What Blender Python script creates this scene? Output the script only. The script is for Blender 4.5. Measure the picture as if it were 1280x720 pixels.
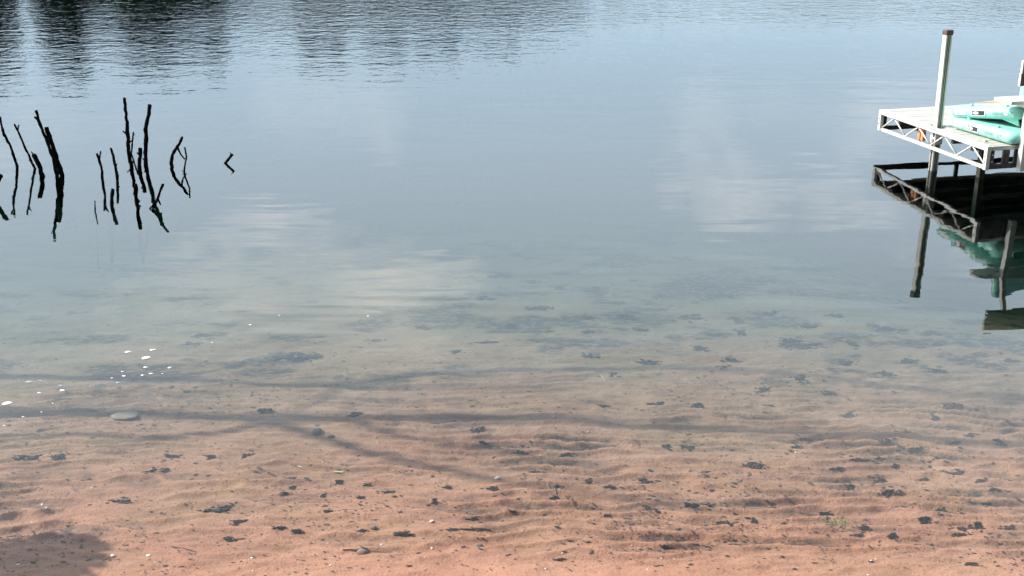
import bpy, bmesh, math, random
import numpy as np
from mathutils import Vector, Matrix

# ------------------------------------------------------------------ camera, sky, sun, exposure
scene = bpy.context.scene
for o in list(bpy.data.objects):
    bpy.data.objects.remove(o, do_unlink=True)
C = scene.collection
F_PX, PITCH, EYE = 1500.0, math.radians(20.5), 4.0      # focal length in photo pixels, downward pitch, height over the lake
cam_d = bpy.data.cameras.new('camera'); cam = bpy.data.objects.new('camera', cam_d); C.objects.link(cam)
cam.location = (0, 0, EYE); cam.rotation_euler = (math.pi/2 - PITCH, 0, 0)
cam_d.sensor_width = 36; cam_d.lens = 36*F_PX/1280; cam_d.clip_start = 0.05; cam_d.clip_end = 3000
scene.camera = cam

SUN_EL = math.radians(36)
SUN_AZ = Vector((-1, 0.28, 0)).normalized()             # horizontal direction towards the sun: from the left
SUN = Vector((SUN_AZ.x*math.cos(SUN_EL), SUN_AZ.y*math.cos(SUN_EL), math.sin(SUN_EL)))
sun_d = bpy.data.lights.new('sun', 'SUN'); sun_d.energy = 5.0; sun_d.angle = math.radians(0.53); sun_d.color = (1, .95, .87)
sun = bpy.data.objects.new('sun', sun_d); C.objects.link(sun)
sun.rotation_euler = (-SUN).to_track_quat('-Z', 'Y').to_euler(); sun.location = (-20, 5, 20)

HAZE = ((7.4, 9.9, 12.0), (14.6, 17.6, 20.0)); CLOUD_AT = (2.2, 4.1, 3.3)
world = bpy.data.worlds.new('World'); scene.world = world; world.use_nodes = True
wn, wl = world.node_tree.nodes, world.node_tree.links
wn.clear()
w_out = wn.new('ShaderNodeOutputWorld'); w_bg = wn.new('ShaderNodeBackground'); w_bg.inputs['Strength'].default_value = 0.13
sky = wn.new('ShaderNodeTexSky'); sky.sky_type = 'NISHITA'; sky.sun_disc = False
sky.sun_elevation = SUN_EL; sky.sun_rotation = math.atan2(SUN_AZ.x, SUN_AZ.y)
sky.air_density = 1.0; sky.dust_density = 2.0; sky.ozone_density = 1.2; sky.altitude = 200
# pale summer haze low in the sky and thin fair-weather clouds all over it
def wmath(op, a, b):
    q = wn.new('ShaderNodeMath'); q.operation = op; q.use_clamp = op == 'MINIMUM'
    for i, v in enumerate((a, b)):
        if hasattr(v, 'is_linked'): wl.new(v, q.inputs[i])
        else: q.inputs[i].default_value = v
    return q.outputs[0]
tc = wn.new('ShaderNodeTexCoord'); sp_ = wn.new('ShaderNodeSeparateXYZ'); wl.new(tc.outputs['Generated'], sp_.inputs[0])
hz = wn.new('ShaderNodeMapRange'); hz.interpolation_type = 'SMOOTHSTEP'; wl.new(sp_.outputs[2], hz.inputs[0])
hz.inputs[1].default_value = .33; hz.inputs[2].default_value = .60; hz.inputs[3].default_value = .88; hz.inputs[4].default_value = .05
h2 = wn.new('ShaderNodeMapRange'); h2.interpolation_type = 'SMOOTHSTEP'; wl.new(sp_.outputs[2], h2.inputs[0]); h2.inputs[1].default_value = .14; h2.inputs[2].default_value = .34
hc = wn.new('ShaderNodeMixRGB'); hc.inputs['Color1'].default_value = (*HAZE[0], 1); hc.inputs['Color2'].default_value = (*HAZE[1], 1); wl.new(h2.outputs[0], hc.inputs['Fac'])
hm_ = wn.new('ShaderNodeMixRGB'); wl.new(hc.outputs['Color'], hm_.inputs['Color2'])
wl.new(hz.outputs[0], hm_.inputs['Fac']); wl.new(sky.outputs['Color'], hm_.inputs['Color1'])
mp = wn.new('ShaderNodeMapping'); mp.inputs['Scale'].default_value = (1.0, 1.0, 2.4); mp.inputs['Location'].default_value = CLOUD_AT
nz = wn.new('ShaderNodeTexNoise'); nz.inputs['Scale'].default_value = 4.2; nz.inputs['Detail'].default_value = 7; nz.inputs['Roughness'].default_value = .55
rp = wn.new('ShaderNodeValToRGB'); rp.color_ramp.elements[0].position = .51; rp.color_ramp.elements[1].position = .70
mx = wn.new('ShaderNodeMixRGB'); mx.inputs['Color2'].default_value = (29, 28, 27, 1)
wl.new(tc.outputs['Generated'], mp.inputs['Vector']); wl.new(mp.outputs['Vector'], nz.inputs['Vector'])
wl.new(nz.outputs['Fac'], rp.inputs['Fac']); wl.new(wmath('MULTIPLY', rp.outputs['Color'], wmath('MULTIPLY', wmath('MULTIPLY', hz.outputs[0], h2.outputs[0]), .78)), mx.inputs['Fac'])
wl.new(hm_.outputs['Color'], mx.inputs['Color1']); wl.new(mx.outputs['Color'], w_bg.inputs['Color']); wl.new(w_bg.outputs[0], w_out.inputs['Surface'])

scene.view_settings.view_transform = 'Standard'; scene.view_settings.look = 'None'
scene.view_settings.gamma = 1; scene.view_settings.use_curve_mapping = False
scene.view_settings.exposure = 0.48
scene.cycles.max_bounces = 6; scene.cycles.diffuse_bounces = 2; scene.cycles.glossy_bounces = 3; scene.cycles.transparent_max_bounces = 16

random.seed(7); RNG = np.random.default_rng(11)

# ------------------------------------------------------------------ measuring helpers
def ray(px, py):
    x = (px-640)/F_PX; y = -(py-360)/F_PX
    return Vector((x, math.cos(PITCH)+y*math.sin(PITCH), -math.sin(PITCH)+y*math.cos(PITCH)))
def at(px, py, z=0.0):
    r = ray(px, py); return Vector((0, 0, EYE)) + r*((z-EYE)/r.z)
def at_depth(px, py, Y):
    r = ray(px, py); return Vector((0, 0, EYE)) + r*(Y/r.y)

# ------------------------------------------------------------------ numpy noise
PERM = np.random.default_rng(3).permutation(512)
def _h(ix, iy): return PERM[(PERM[ix & 511] + iy) & 511] / 511.0
def vnoise(x, y):
    ix = np.floor(x).astype(int); iy = np.floor(y).astype(int); fx = x-ix; fy = y-iy
    fx = fx*fx*fx*(fx*(fx*6-15)+10); fy = fy*fy*fy*(fy*(fy*6-15)+10)
    a = _h(ix, iy)*(1-fx)+_h(ix+1, iy)*fx; b = _h(ix, iy+1)*(1-fx)+_h(ix+1, iy+1)*fx
    return (a*(1-fy)+b*fy)*2-1
def fbm(x, y, o=4, g=.5):
    s = 0; a = 1; n = 0
    for i in range(o):
        s = s + a*vnoise(x*2**i+17.3*i, y*2**i-9.1*i); n += a; a *= g
    return s/n
def sstep(a, b, x):
    t = np.clip((x-a)/(b-a), 0, 1); return t*t*(3-2*t)

# ------------------------------------------------------------------ material helpers
MATS = {}
def nodemat(name):
    m = bpy.data.materials.new(name); m.use_nodes = True
    n, l = m.node_tree.nodes, m.node_tree.links; n.clear()
    out = n.new('ShaderNodeOutputMaterial'); return m, n, l, out
def mat(name, col, rough=.6, metal=0.0, var=.15, scale=8.0, bump=0.0, col2=None, spec=.5, stretch=(1, 1, 1)):
    """noise-mottled Principled material"""
    if name in MATS: return MATS[name]
    m, n, l, out = nodemat(name)
    p = n.new('ShaderNodeBsdfPrincipled'); p.inputs['Roughness'].default_value = rough; p.inputs['Metallic'].default_value = metal
    p.inputs['Specular IOR Level'].default_value = spec
    t = n.new('ShaderNodeTexCoord'); mpp = n.new('ShaderNodeMapping'); mpp.inputs['Scale'].default_value = stretch
    l.new(t.outputs['Object'], mpp.inputs['Vector'])
    q = n.new('ShaderNodeTexNoise'); q.inputs['Scale'].default_value = scale; q.inputs['Detail'].default_value = 6; q.inputs['Roughness'].default_value = .62
    l.new(mpp.outputs['Vector'], q.inputs['Vector'])
    r = n.new('ShaderNodeValToRGB'); r.color_ramp.elements[0].position = .32; r.color_ramp.elements[1].position = .68
    c2 = col2 or tuple(min(1, c*(1+var)) for c in col)
    r.color_ramp.elements[0].color = (*[c*(1-var) for c in col], 1); r.color_ramp.elements[1].color = (*c2, 1)
    l.new(q.outputs['Fac'], r.inputs['Fac']); l.new(r.outputs['Color'], p.inputs['Base Color'])
    if bump:
        b = n.new('ShaderNodeBump'); b.inputs['Strength'].default_value = 1; b.inputs['Distance'].default_value = bump
        l.new(q.outputs['Fac'], b.inputs['Height']); l.new(b.outputs['Normal'], p.inputs['Normal'])
    l.new(p.outputs[0], out.inputs['Surface']); MATS[name] = m; return m

# ------------------------------------------------------------------ object helpers
class MB:
    """collects vertices and faces of ONE mesh"""
    def __init__(s): s.v = []; s.f = []
    def add(s, vs, fs):
        o = len(s.v); s.v += [tuple(p) for p in vs]; s.f += [tuple(i+o for i in f) for f in fs]; return s
    def box(s, x0, x1, y0, y1, z0, z1, bev=0.0):
        if bev <= 0:
            vs = [(x, y, z) for z in (z0, z1) for y in (y0, y1) for x in (x0, x1)]
            return s.add(vs, [(0, 2, 3, 1), (4, 5, 7, 6), (0, 1, 5, 4), (2, 6, 7, 3), (0, 4, 6, 2), (1, 3, 7, 5)])
        bm = bmesh.new(); bmesh.ops.create_cube(bm, size=1)
        for w in bm.verts:
            w.co = Vector(((x0+x1)/2+w.co.x*(x1-x0), (y0+y1)/2+w.co.y*(y1-y0), (z0+z1)/2+w.co.z*(z1-z0)))
        bmesh.ops.bevel(bm, geom=bm.edges[:], offset=bev, segments=2, affect='EDGES', profile=.5)
        bm.verts.index_update()
        s.add([w.co[:] for w in bm.verts], [[w.index for w in f.verts] for f in bm.faces]); bm.free(); return s
    def tube(s, pts, rad, n=8, rough=0.0):
        pts = [Vector(p) for p in pts]; k = len(pts)
        if not hasattr(rad, '__len__'): rad = [rad]*k
        vs = []; ref = Vector((.31, .77, .2)).normalized()
        for i, p in enumerate(pts):
            d = (pts[min(i+1, k-1)]-pts[max(i-1, 0)]).normalized()
            a = d.cross(ref).normalized(); b = d.cross(a)
            for j in range(n):
                t = 2*math.pi*j/n; r = rad[i]*(1+rough*random.uniform(-1, 1))
                vs.append(p+(a*math.cos(t)+b*math.sin(t))*r)
        fs = [(i*n+j, i*n+(j+1) % n, (i+1)*n+(j+1) % n, (i+1)*n+j) for i in range(k-1) for j in range(n)]
        fs += [tuple(range(n-1, -1, -1)), tuple((k-1)*n+j for j in range(n))]
        return s.add(vs, fs)
    def beam(s, a, b, w, up=(0, 0, 1)):
        """square bar from a to b"""
        a, b = Vector(a), Vector(b); d = (b-a).normalized(); x = d.cross(Vector(up)).normalized()*w/2; y = x.cross(d).normalized()*w/2
        vs = [p+i*x+j*y for p in (a, b) for i, j in ((-1, -1), (1, -1), (1, 1), (-1, 1))]
        return s.add(vs, [(0, 1, 2, 3), (7, 6, 5, 4), (0, 4, 5, 1), (1, 5, 6, 2), (2, 6, 7, 3), (3, 7, 4, 0)])
    def mesh(s, name):
        me = bpy.data.meshes.new(name); me.from_pydata(s.v, [], s.f); me.update()
        bm = bmesh.new(); bm.from_mesh(me); bmesh.ops.recalc_face_normals(bm, faces=bm.faces[:]); bm.to_mesh(me); bm.free(); return me
    def build(s, name, m, parent=None, smooth=False, loc=None):
        me = s.mesh(name)
        return link(name, me, m, parent, smooth, loc)
def link(name, me, m, parent=None, smooth=False, loc=None):
    o = bpy.data.objects.new(name, me); C.objects.link(o)
    if m and not me.materials: me.materials.append(m)
    if smooth: me.polygons.foreach_set('use_smooth', [True]*len(me.polygons))
    if parent: o.parent = parent
    if loc is not None: o.location = loc
    return o
def tag(o, label, cat, group=None):
    o['label'] = label; o['category'] = cat
    if group: o['group'] = group
    return o
def empty(name, loc=(0, 0, 0), rot=(0, 0, 0)):
    o = bpy.data.objects.new(name, None); C.objects.link(o); o.location = loc; o.rotation_euler = rot; o.empty_display_size = .1; return o

# ------------------------------------------------------------------ lake bed and banks: one sheet
PROFILE = [(-400, 6), (-30, 3.2), (0, 2.4), (1.2, 2.2), (4.6, .22), (5.45, .02), (5.9, -.03), (7, -.10), (8, -.175), (9, -.26), (10, -.355),
           (11, -.46), (12, -.57), (14, -.82), (16, -1.09), (20, -1.65), (30, -2.7), (60, -4.5), (110, -5), (128, -.5), (132, .3), (170, 2), (400, 9), (900, 20)]
PX, PZ = zip(*PROFILE)
def bed_base(y): return np.interp(y, PX, PZ)
def bed_z(x, y, full=False):
    x = np.asarray(x, float); y = np.asarray(y, float)
    near = 1-sstep(13, 20, y); wet = near*sstep(5.2, 6.0, y)
    added_dip = -.45*sstep(2.8, 6, x)*sstep(9.8, 13.5, y)*(1-sstep(20, 60, y))  # bed lowered beside the dock to darken the reflection there
    z = added_dip + bed_base(y+.35*fbm(x*.35, y*.2+5, 3)*near)
    z = z + near*(.028*fbm(x*.9, y*1.5, 4)*sstep(5.6, 7.5, y) + .019*fbm(x*3.4+3, y*8, 4) + .006*fbm(x*12, y*27, 3))
    warp = .36*fbm(x*.40+9, y*.4+2, 3) + .10*fbm(x*2.0, y*1.6+7, 3)
    lam = .135
    ph = 2*np.pi*(y + warp)/lam
    rp = 1-2*np.abs(np.sin(ph/2+.25*np.sin(ph)))**.85
    mask = sstep(-.20, .22, fbm(x*.55+40, y*.75+3, 3) + .34*sstep(-2.0, 2.2, x)-.06)
    mask = np.clip(mask, .42, 1)*sstep(5.95, 6.5, y)*(1-.75*sstep(8.3, 10.5, y))*near
    brk = .5+.5*sstep(-.35, .25, fbm(x*1.1+70, y*3.3, 3))
    ph2 = 2*np.pi*(y + .8*warp + .05*fbm(x*2.6+4, y*2+1, 2))/.083
    rp2 = 1-2*np.abs(np.sin(ph2/2))**.9
    rip = .025*rp*mask*brk + .009*rp2*(1-.6*mask)*sstep(-.3, .3, fbm(x*.9+15, y*1.6+60, 3))*sstep(5.9, 6.4, y)*(1-sstep(8.5, 10.5, y))*near
    z = z + rip
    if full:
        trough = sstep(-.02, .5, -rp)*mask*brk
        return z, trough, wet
    return z
def on_bed(px, py):
    """where the line of sight through a photo pixel meets the lake bed"""
    z = -.1
    for _ in range(14):
        p = at(px, py, z); z = .5*z + .5*float(bed_z(p.x, p.y))
    p = at(px, py, z); return p

def axis(lo, f0, f1, hi, step, grow=1.16):
    mid = list(np.arange(f0, f1, step)); s = step; a = f0; left = []
    while a > lo: s *= grow; a -= s; left.append(a)
    s = step; b = mid[-1]; right = []
    while b < hi: s *= grow; b += s; right.append(b)
    return np.array(left[::-1]+mid+right)
xs = axis(-420, -4.9, 5.0, 420, .0175); ys0 = np.arange(5.3, 9.2, .0135); ys1 = []
y = ys0[-1]; s = .0135
while y < 900:
    s *= 1.012 if y < 14 else 1.1
    y += s; ys1.append(y)
yl = []; y = 5.3; s = .0135
while y > -400: s *= 1.2; y -= s; yl.append(y)
ys = np.array(yl[::-1]+list(ys0)+ys1)
GX, GY = np.meshgrid(xs, ys)
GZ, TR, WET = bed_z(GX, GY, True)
far = sstep(120, 200, np.abs(GY))
GZ = GZ + far*1.5*fbm(GX*.02, GY*.02, 3)
nx, ny = len(xs), len(ys)
me = bpy.data.meshes.new('ground')
me.vertices.add(nx*ny); me.vertices.foreach_set('co', np.stack([GX, GY, GZ], -1).astype('f4').ravel())
ii = (np.arange(ny-1)[:, None]*nx + np.arange(nx-1)[None, :]).ravel()
quads = np.stack([ii, ii+1, ii+nx+1, ii+nx], -1)
me.loops.add(quads.size); me.loops.foreach_set('vertex_index', quads.ravel().astype('i4'))
me.polygons.add(len(quads)); me.polygons.foreach_set('loop_start', np.arange(0, quads.size, 4, dtype='i4'))
me.polygons.foreach_set('use_smooth', np.ones(len(quads), bool))
me.update(calc_edges=True)
silt_shade = TR*sstep(-.25, .45, fbm(GX*2.2+5, GY*5.5, 4))*WET
silt_shade = np.maximum(silt_shade, sstep(.04, .36, fbm(GX*1.5+31, GY*2.3+8, 5, .65))*sstep(7.9, 9.8, GY))
at_ = me.attributes.new('silt_shade', 'FLOAT', 'POINT'); at_.data.foreach_set('value', silt_shade.astype('f4').ravel())
at_ = me.attributes.new('bank', 'FLOAT', 'POINT'); at_.data.foreach_set('value', np.maximum(1-sstep(2.5, 4.6, GY), sstep(130, 133, GY)).astype('f4').ravel())

def sand_material():
    m, n, l, out = nodemat('sand')
    p = n.new('ShaderNodeBsdfPrincipled'); p.inputs['Roughness'].default_value = .85; p.inputs['Specular IOR Level'].default_value = .15
    t = n.new('ShaderNodeTexCoord')
    def noise(sc, det=5, rg=.6, st=(1, 1, 1)):
        a = n.new('ShaderNodeMapping'); a.inputs['Scale'].default_value = st; l.new(t.outputs['Object'], a.inputs['Vector'])
        q = n.new('ShaderNodeTexNoise'); q.inputs['Scale'].default_value = sc; q.inputs['Detail'].default_value = det; q.inputs['Roughness'].default_value = rg
        l.new(a.outputs['Vector'], q.inputs['Vector']); return q.outputs['Fac']
    def ramp(f, a, b, ca, cb):
        r = n.new('ShaderNodeValToRGB'); r.color_ramp.elements[0].position = a; r.color_ramp.elements[1].position = b
        r.color_ramp.elements[0].color = (*ca, 1); r.color_ramp.elements[1].color = (*cb, 1); l.new(f, r.inputs['Fac']); return r.outputs['Color']
    def mix(f, a, b, mode='MIX'):
        q = n.new('ShaderNodeMixRGB'); q.blend_type = mode
        for i, s in zip(('Fac', 'Color1', 'Color2'), (f, a, b)):
            if hasattr(s, 'is_linked'): l.new(s, q.inputs[i])
            elif isinstance(s, tuple): q.inputs[i].default_value = (*s, 1)
            else: q.inputs[i].default_value = s
        return q.outputs['Color']
    base = ramp(noise(1.3, 5), .3, .7, (.41, .20, .128), (.49, .255, .168))
    base = mix(ramp(noise(.8, 4, .6, (1, 1.8, 1)), .45, .7, (0, 0, 0), (.5, .5, .5)), base, (.36, .22, .12))        # yellower patches
    base = mix(.65, base, ramp(noise(120, 3, .7), .3, .7, (.55, .55, .55), (1.3, 1.3, 1.3)), 'MULTIPLY')                     # grains
    base = mix(ramp(noise(30, 4, .7, (.6, 1, 1)), .63, .72, (0, 0, 0), (.75, .75, .75)), base, (.10, .075, .06))                        # dark grit
    base = mix(ramp(noise(75, 2), .73, .77, (0, 0, 0), (.6, .6, .6)), base, (.6, .52, .44))                             # pale grit
    a = n.new('ShaderNodeAttribute'); a.attribute_name = 'silt_shade'
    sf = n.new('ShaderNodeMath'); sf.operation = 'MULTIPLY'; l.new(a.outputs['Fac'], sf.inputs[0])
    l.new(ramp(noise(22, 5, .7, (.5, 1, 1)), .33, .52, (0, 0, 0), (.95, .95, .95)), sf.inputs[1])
    base = mix(sf.outputs[0], base, (.07, .058, .05))                                                                # organic silt, plus ripple shade painted into the troughs
    b = n.new('ShaderNodeAttribute'); b.attribute_name = 'bank'
    grass = ramp(noise(2, 5), .3, .7, (.035, .06, .018), (.08, .10, .035))
    base = mix(b.outputs['Fac'], base, grass)
    l.new(base, p.inputs['Base Color'])
    bp = n.new('ShaderNodeBump'); bp.inputs['Strength'].default_value = 1; bp.inputs['Distance'].default_value = .008
    l.new(noise(45, 4, .65), bp.inputs['Height']); l.new(bp.outputs['Normal'], p.inputs['Normal'])
    l.new(p.outputs[0], out.inputs['Surface']); return m
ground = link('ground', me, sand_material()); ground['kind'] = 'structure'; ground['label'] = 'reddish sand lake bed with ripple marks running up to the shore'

# ------------------------------------------------------------------ water: closed body, clear, darkening with depth
def water_material():
    m, n, l, out = nodemat('lake_water')
    t = n.new('ShaderNodeTexCoord')
    def mapped(scale, rot=0.0):
        a = n.new('ShaderNodeMapping'); a.inputs['Scale'].default_value = scale; a.inputs['Rotation'].default_value = (0, 0, rot)
        l.new(t.outputs['Object'], a.inputs['Vector']); return a.outputs['Vector']
    def noise(vec, sc, det=2, rg=.5):
        q = n.new('ShaderNodeTexNoise'); q.inputs['Scale'].default_value = sc; q.inputs['Detail'].default_value = det; q.inputs['Roughness'].default_value = rg
        l.new(vec, q.inputs['Vector']); return q.outputs['Fac']
    def math_(op, a, b=None, c=None):
        q = n.new('ShaderNodeMath'); q.operation = op
        for i, s in enumerate((a, b, c)):
            if s is None: continue
            if hasattr(s, 'is_linked'): l.new(s, q.inputs[i])
            else: q.inputs[i].default_value = s
        return q.outputs[0]
    def mrange(v, a, b, c=0., d=1.):
        q = n.new('ShaderNodeMapRange'); q.interpolation_type = 'SMOOTHSTEP'
        q.inputs[1].default_value = a; q.inputs[2].default_value = b; q.inputs[3].default_value = c; q.inputs[4].default_value = d
        l.new(v, q.inputs[0]); return q.outputs[0]
    sep = n.new('ShaderNodeSeparateXYZ'); l.new(t.outputs['Object'], sep.inputs[0])
    X, Y = sep.outputs[0], sep.outputs[1]
    # the breeze ruffles the lake further out, earlier towards the left
    edge = math_('ADD', Y, math_('MULTIPLY', X, -.28))
    edge = math_('ADD', edge, math_('MULTIPLY', math_('SUBTRACT', noise(mapped((.10, .16, 1)), 1, 3), .5), 9))
    wind = mrange(edge, 13.5, 28)
    gust = math_('MULTIPLY', mrange(Y, 25.5, 29.5), mrange(X, -8.5, -5.5))
    wind = math_('MULTIPLY', wind, math_('ADD', 1.0, math_('MULTIPLY', gust, 1.6)))
    patch = mrange(noise(mapped((.5, .9, 1)), 1, 2), .42, .62)
    fine = noise(mapped((4.2, 4.6, 1), .05), 1, 2.5, .6)
    mid = noise(mapped((1.5, 2.3, 1), -.06), 1, 2, .5)
    swell = noise(mapped((.35, 3.4, 1), .03), 1, 1.5, .45)
    tiny = noise(mapped((1.8, 6.0, 1), 0), 1, 1, .4)
    h = math_('MULTIPLY', math_('MULTIPLY', fine, wind), .0075)
    h = math_('ADD', h, math_('MULTIPLY', math_('MULTIPLY', mid, wind), .0055))
    h = math_('ADD', h, math_('MULTIPLY', math_('MULTIPLY', swell, patch), .0034))
    h = math_('ADD', h, math_('MULTIPLY', tiny, .0007))
    b = n.new('ShaderNodeBump'); b.inputs['Strength'].default_value = 1; b.inputs['Distance'].default_value = 1; l.new(h, b.inputs['Height'])
    # Fresnel reflectance by Schlick, the same from above and below (light is not bent here, so no total reflection underneath)
    geo = n.new('ShaderNodeNewGeometry'); dt = n.new('ShaderNodeVectorMath'); dt.operation = 'DOT_PRODUCT'
    l.new(geo.outputs['Incoming'], dt.inputs[0]); l.new(b.outputs['Normal'], dt.inputs[1])
    fac = math_('ADD', math_('MULTIPLY', math_('POWER', math_('SUBTRACT', 1.0, math_('ABSOLUTE', dt.outputs['Value'])), 5.0), .98), .02)
    g = n.new('ShaderNodeBsdfGlossy'); g.inputs['Roughness'].default_value = 0.0; l.new(b.outputs['Normal'], g.inputs['Normal'])
    tr = n.new('ShaderNodeBsdfTransparent'); ms = n.new('ShaderNodeMixShader')
    l.new(fac, ms.inputs['Fac']); l.new(tr.outputs[0], ms.inputs[1]); l.new(g.outputs[0], ms.inputs[2])
    l.new(ms.outputs[0], out.inputs['Surface'])
    va = n.new('ShaderNodeVolumeAbsorption'); va.inputs['Density'].default_value = 1.25
    va.inputs['Color'].default_value = (.33, .56, .55, 1)
    l.new(va.outputs[0], out.inputs['Volume'])
    return m
wb = MB(); wb.box(-410, 410, 4.4, 134, -9, 0)
water = wb.build('water', water_material()); water['kind'] = 'structure'; water['label'] = 'clear calm lake water mirroring the sky'

# ------------------------------------------------------------------ trees
BARK = mat('bark', (.10, .075, .055), .9, var=.35, scale=14, bump=.02)
LEAF = mat('leaf', (.040, .065, .028), .7, var=.4, scale=1.5, spec=.15)
NEEDLE = mat('needle', (.026, .048, .030), .7, var=.4, scale=1.5, spec=.15)
def leaf_cloud(mb, centre, rad, n, size, rng, shell=.35):
    d = rng.normal(size=(n, 3)); d /= np.linalg.norm(d, axis=1)[:, None]
    r = shell+(1-shell)*rng.random(n)**.5
    p = np.array(centre)+d*r[:, None]*np.array(rad)
    a = rng.normal(size=(n, 3)); a /= np.linalg.norm(a, axis=1)[:, None]; b = np.cross(a, d); b /= np.linalg.norm(b, axis=1)[:, None]+1e-6
    s = size*(.6+.8*rng.random(n))[:, None]
    vs = np.stack([p-a*s, p+b*s*.55, p+a*s, p-b*s*.55], 1).reshape(-1, 3)
    o = len(mb.v); mb.v += [tuple(q) for q in vs.tolist()]; mb.f += [(o+4*i, o+4*i+1, o+4*i+2, o+4*i+3) for i in range(n)]
def fast_mesh(mb, name, m):
    me = bpy.data.meshes.new(name); me.from_pydata(mb.v, [], mb.f); me.update(); me.materials.append(m); return me
def tree_meshes(seed, conifer):
    rng = np.random.default_rng(seed); rnd = random.Random(seed)
    tk = MB(); Ht = 16.0
    pts = [(rnd.uniform(-.12, .12)*i/3, rnd.uniform(-.12, .12)*i/3, Ht*.93*i/8) for i in range(9)]
    tk.tube(pts, [.26*(1-i/9)+.03 for i in range(9)], 8)
    cr = MB()
    if conifer:
        for k in range(26):
            z = 2.2+(Ht-2.6)*k/25; R = 2.5*(1-k/27)**.8+.25
            for j in range(6):
                t = rnd.uniform(0, 6.28); rr = R*rnd.uniform(.35, 1)
                e = (rr*math.cos(t), rr*math.sin(t), z-.12*rr)
                if j < 2: tk.tube([(0, 0, z+.1), e], [.05, .015], 4)
                leaf_cloud(cr, (e[0]*.7, e[1]*.7, e[2]), (.45+rr*.28, .45+rr*.28, .35), 26, .42, rng, .1)
    else:
        for k in range(24):
            z = 5+9*rnd.random(); R = 3.3*math.sin(math.pi*min(1, max(.08, (z-3.6)/12.6)))
            t = rnd.uniform(0, 6.28); rr = R*rnd.uniform(.2, 1); e = (rr*math.cos(t), rr*math.sin(t), z)
            tk.tube([(0, 0, z-1.6), (e[0]*.5, e[1]*.5, z-.7), e], [.09, .06, .02], 5)
            leaf_cloud(cr, e, (1.35, 1.35, 1.0), 150, .42, rng, .25)
    return fast_mesh(cr, 'crown', NEEDLE if conifer else LEAF), tk.mesh('trunk')
VAR = [tree_meshes(21, True), tree_meshes(22, False), tree_meshes(23, True), tree_meshes(24, False)]
for c_, t_ in VAR: t_.materials.append(BARK)
def far_tree(px, elev, dist, v, label):
    """a tree on the far bank; elev = how many degrees its top stands over the lake's mirror horizon"""
    az = math.atan2((px-640), F_PX*1.011)
    x, y = dist*math.tan(az), dist
    zb = float(bed_z(x, y)); top = dist/math.cos(az)*math.tan(math.radians(elev-.7))-EYE
    r = empty('pine_tree' if v in (0, 2) else 'leafy_tree', (x, y, zb-.1), (0, 0, random.uniform(0, 6.28)))
    k = (top-zb)/16.2; r.scale = (k*random.uniform(.9, 1.15),)*2+(k,)
    link('crown', VAR[v][0], None, r); link('trunk', VAR[v][1], None, r)
    return tag(r, label, 'tree', 'trees along the far bank')
LAB = {0: 'dark pointed pine on the far bank mirrored in the ruffled water', 1: 'rounded leafy tree on the far bank mirrored in the ruffled water'}
row = [(-150, 10.4, 140, 0), (-95, 10.0, 143, 1), (-55, 10.2, 139, 0), (-12, 10.3, 142, 2), (10, 9.6, 146, 0), (68, 10.2, 140, 0), (92, 10.6, 144, 2), (150, 9.8, 139, 1),
       (175, 10.3, 143, 0), (200, 10.4, 140, 2), (232, 9.8, 145, 1), (265, 10.2, 141, 0), (330, 8.9, 146, 1), (385, 9.8, 141, 2), (420, 9.9, 144, 0), (455, 9.5, 140, 1),
       (495, 9.8, 143, 2), (530, 9.5, 141, 0), (565, 9.7, 145, 2), (600, 9.2, 140, 1), (640, 9.2, 144, 0), (675, 8.7, 141, 3), (715, 7.9, 145, 3),
       (765, 6.6, 143, 1)]
row += [(px, 5.5+.35*math.sin(px*.7), 141+2.5*(i % 4), (i*7+1) % 4) for i, px in enumerate(range(800, 1420, 26))]
row += [(px, el, 152+6*(i % 3), (i*3) % 4) for i, (px, el) in enumerate([(-170, 9.8), (-125, 9.9), (-75, 9.6), (-30, 9.9), (-2, 9.7), (80, 10.0), (104, 9.4), (142, 9.5), (162, 9.9), (188, 9.8), (215, 9.9), (248, 9.6), (275, 9.4),
        (370, 9.0), (402, 9.5), (438, 9.3), (475, 9.4), (512, 9.2), (548, 9.4), (582, 9.2), (618, 9.0), (655, 8.6), (690, 8.0), (127, 9.0), (238, 9.8), (222, 9.2), (468, 9.6), (590, 9.5), (300, 8.2), (345, 8.6)])]
for px, el, d, v in row: far_tree(px, el, d, v, LAB[v % 2])

# unseen trees added behind and beside the viewer to cut sky light
for i in range(26):
    if i < 16: x, y = -15+2.5*i+random.uniform(-.7, .7), -9-5*(i % 2)+random.uniform(-1, 1)
    else: x, y = 20+3*(i % 2)+random.uniform(-1, 1), -7+1.9*(i-16)
    v = (i*3+1) % 4
    r = empty('pine_tree' if v in (0, 2) else 'leafy_tree', (x, y, float(bed_z(x, y))-.1), (0, 0, random.uniform(0, 6.28)))
    k = random.uniform(.95, 1.2); r.scale = (k*1.2, k*1.2, k)
    link('crown', VAR[v][0], None, r); link('trunk', VAR[v][1], None, r)
    tag(r, 'unseen tree added on the near bank to cut sky light', 'tree', 'unseen trees added on the near bank')
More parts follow.
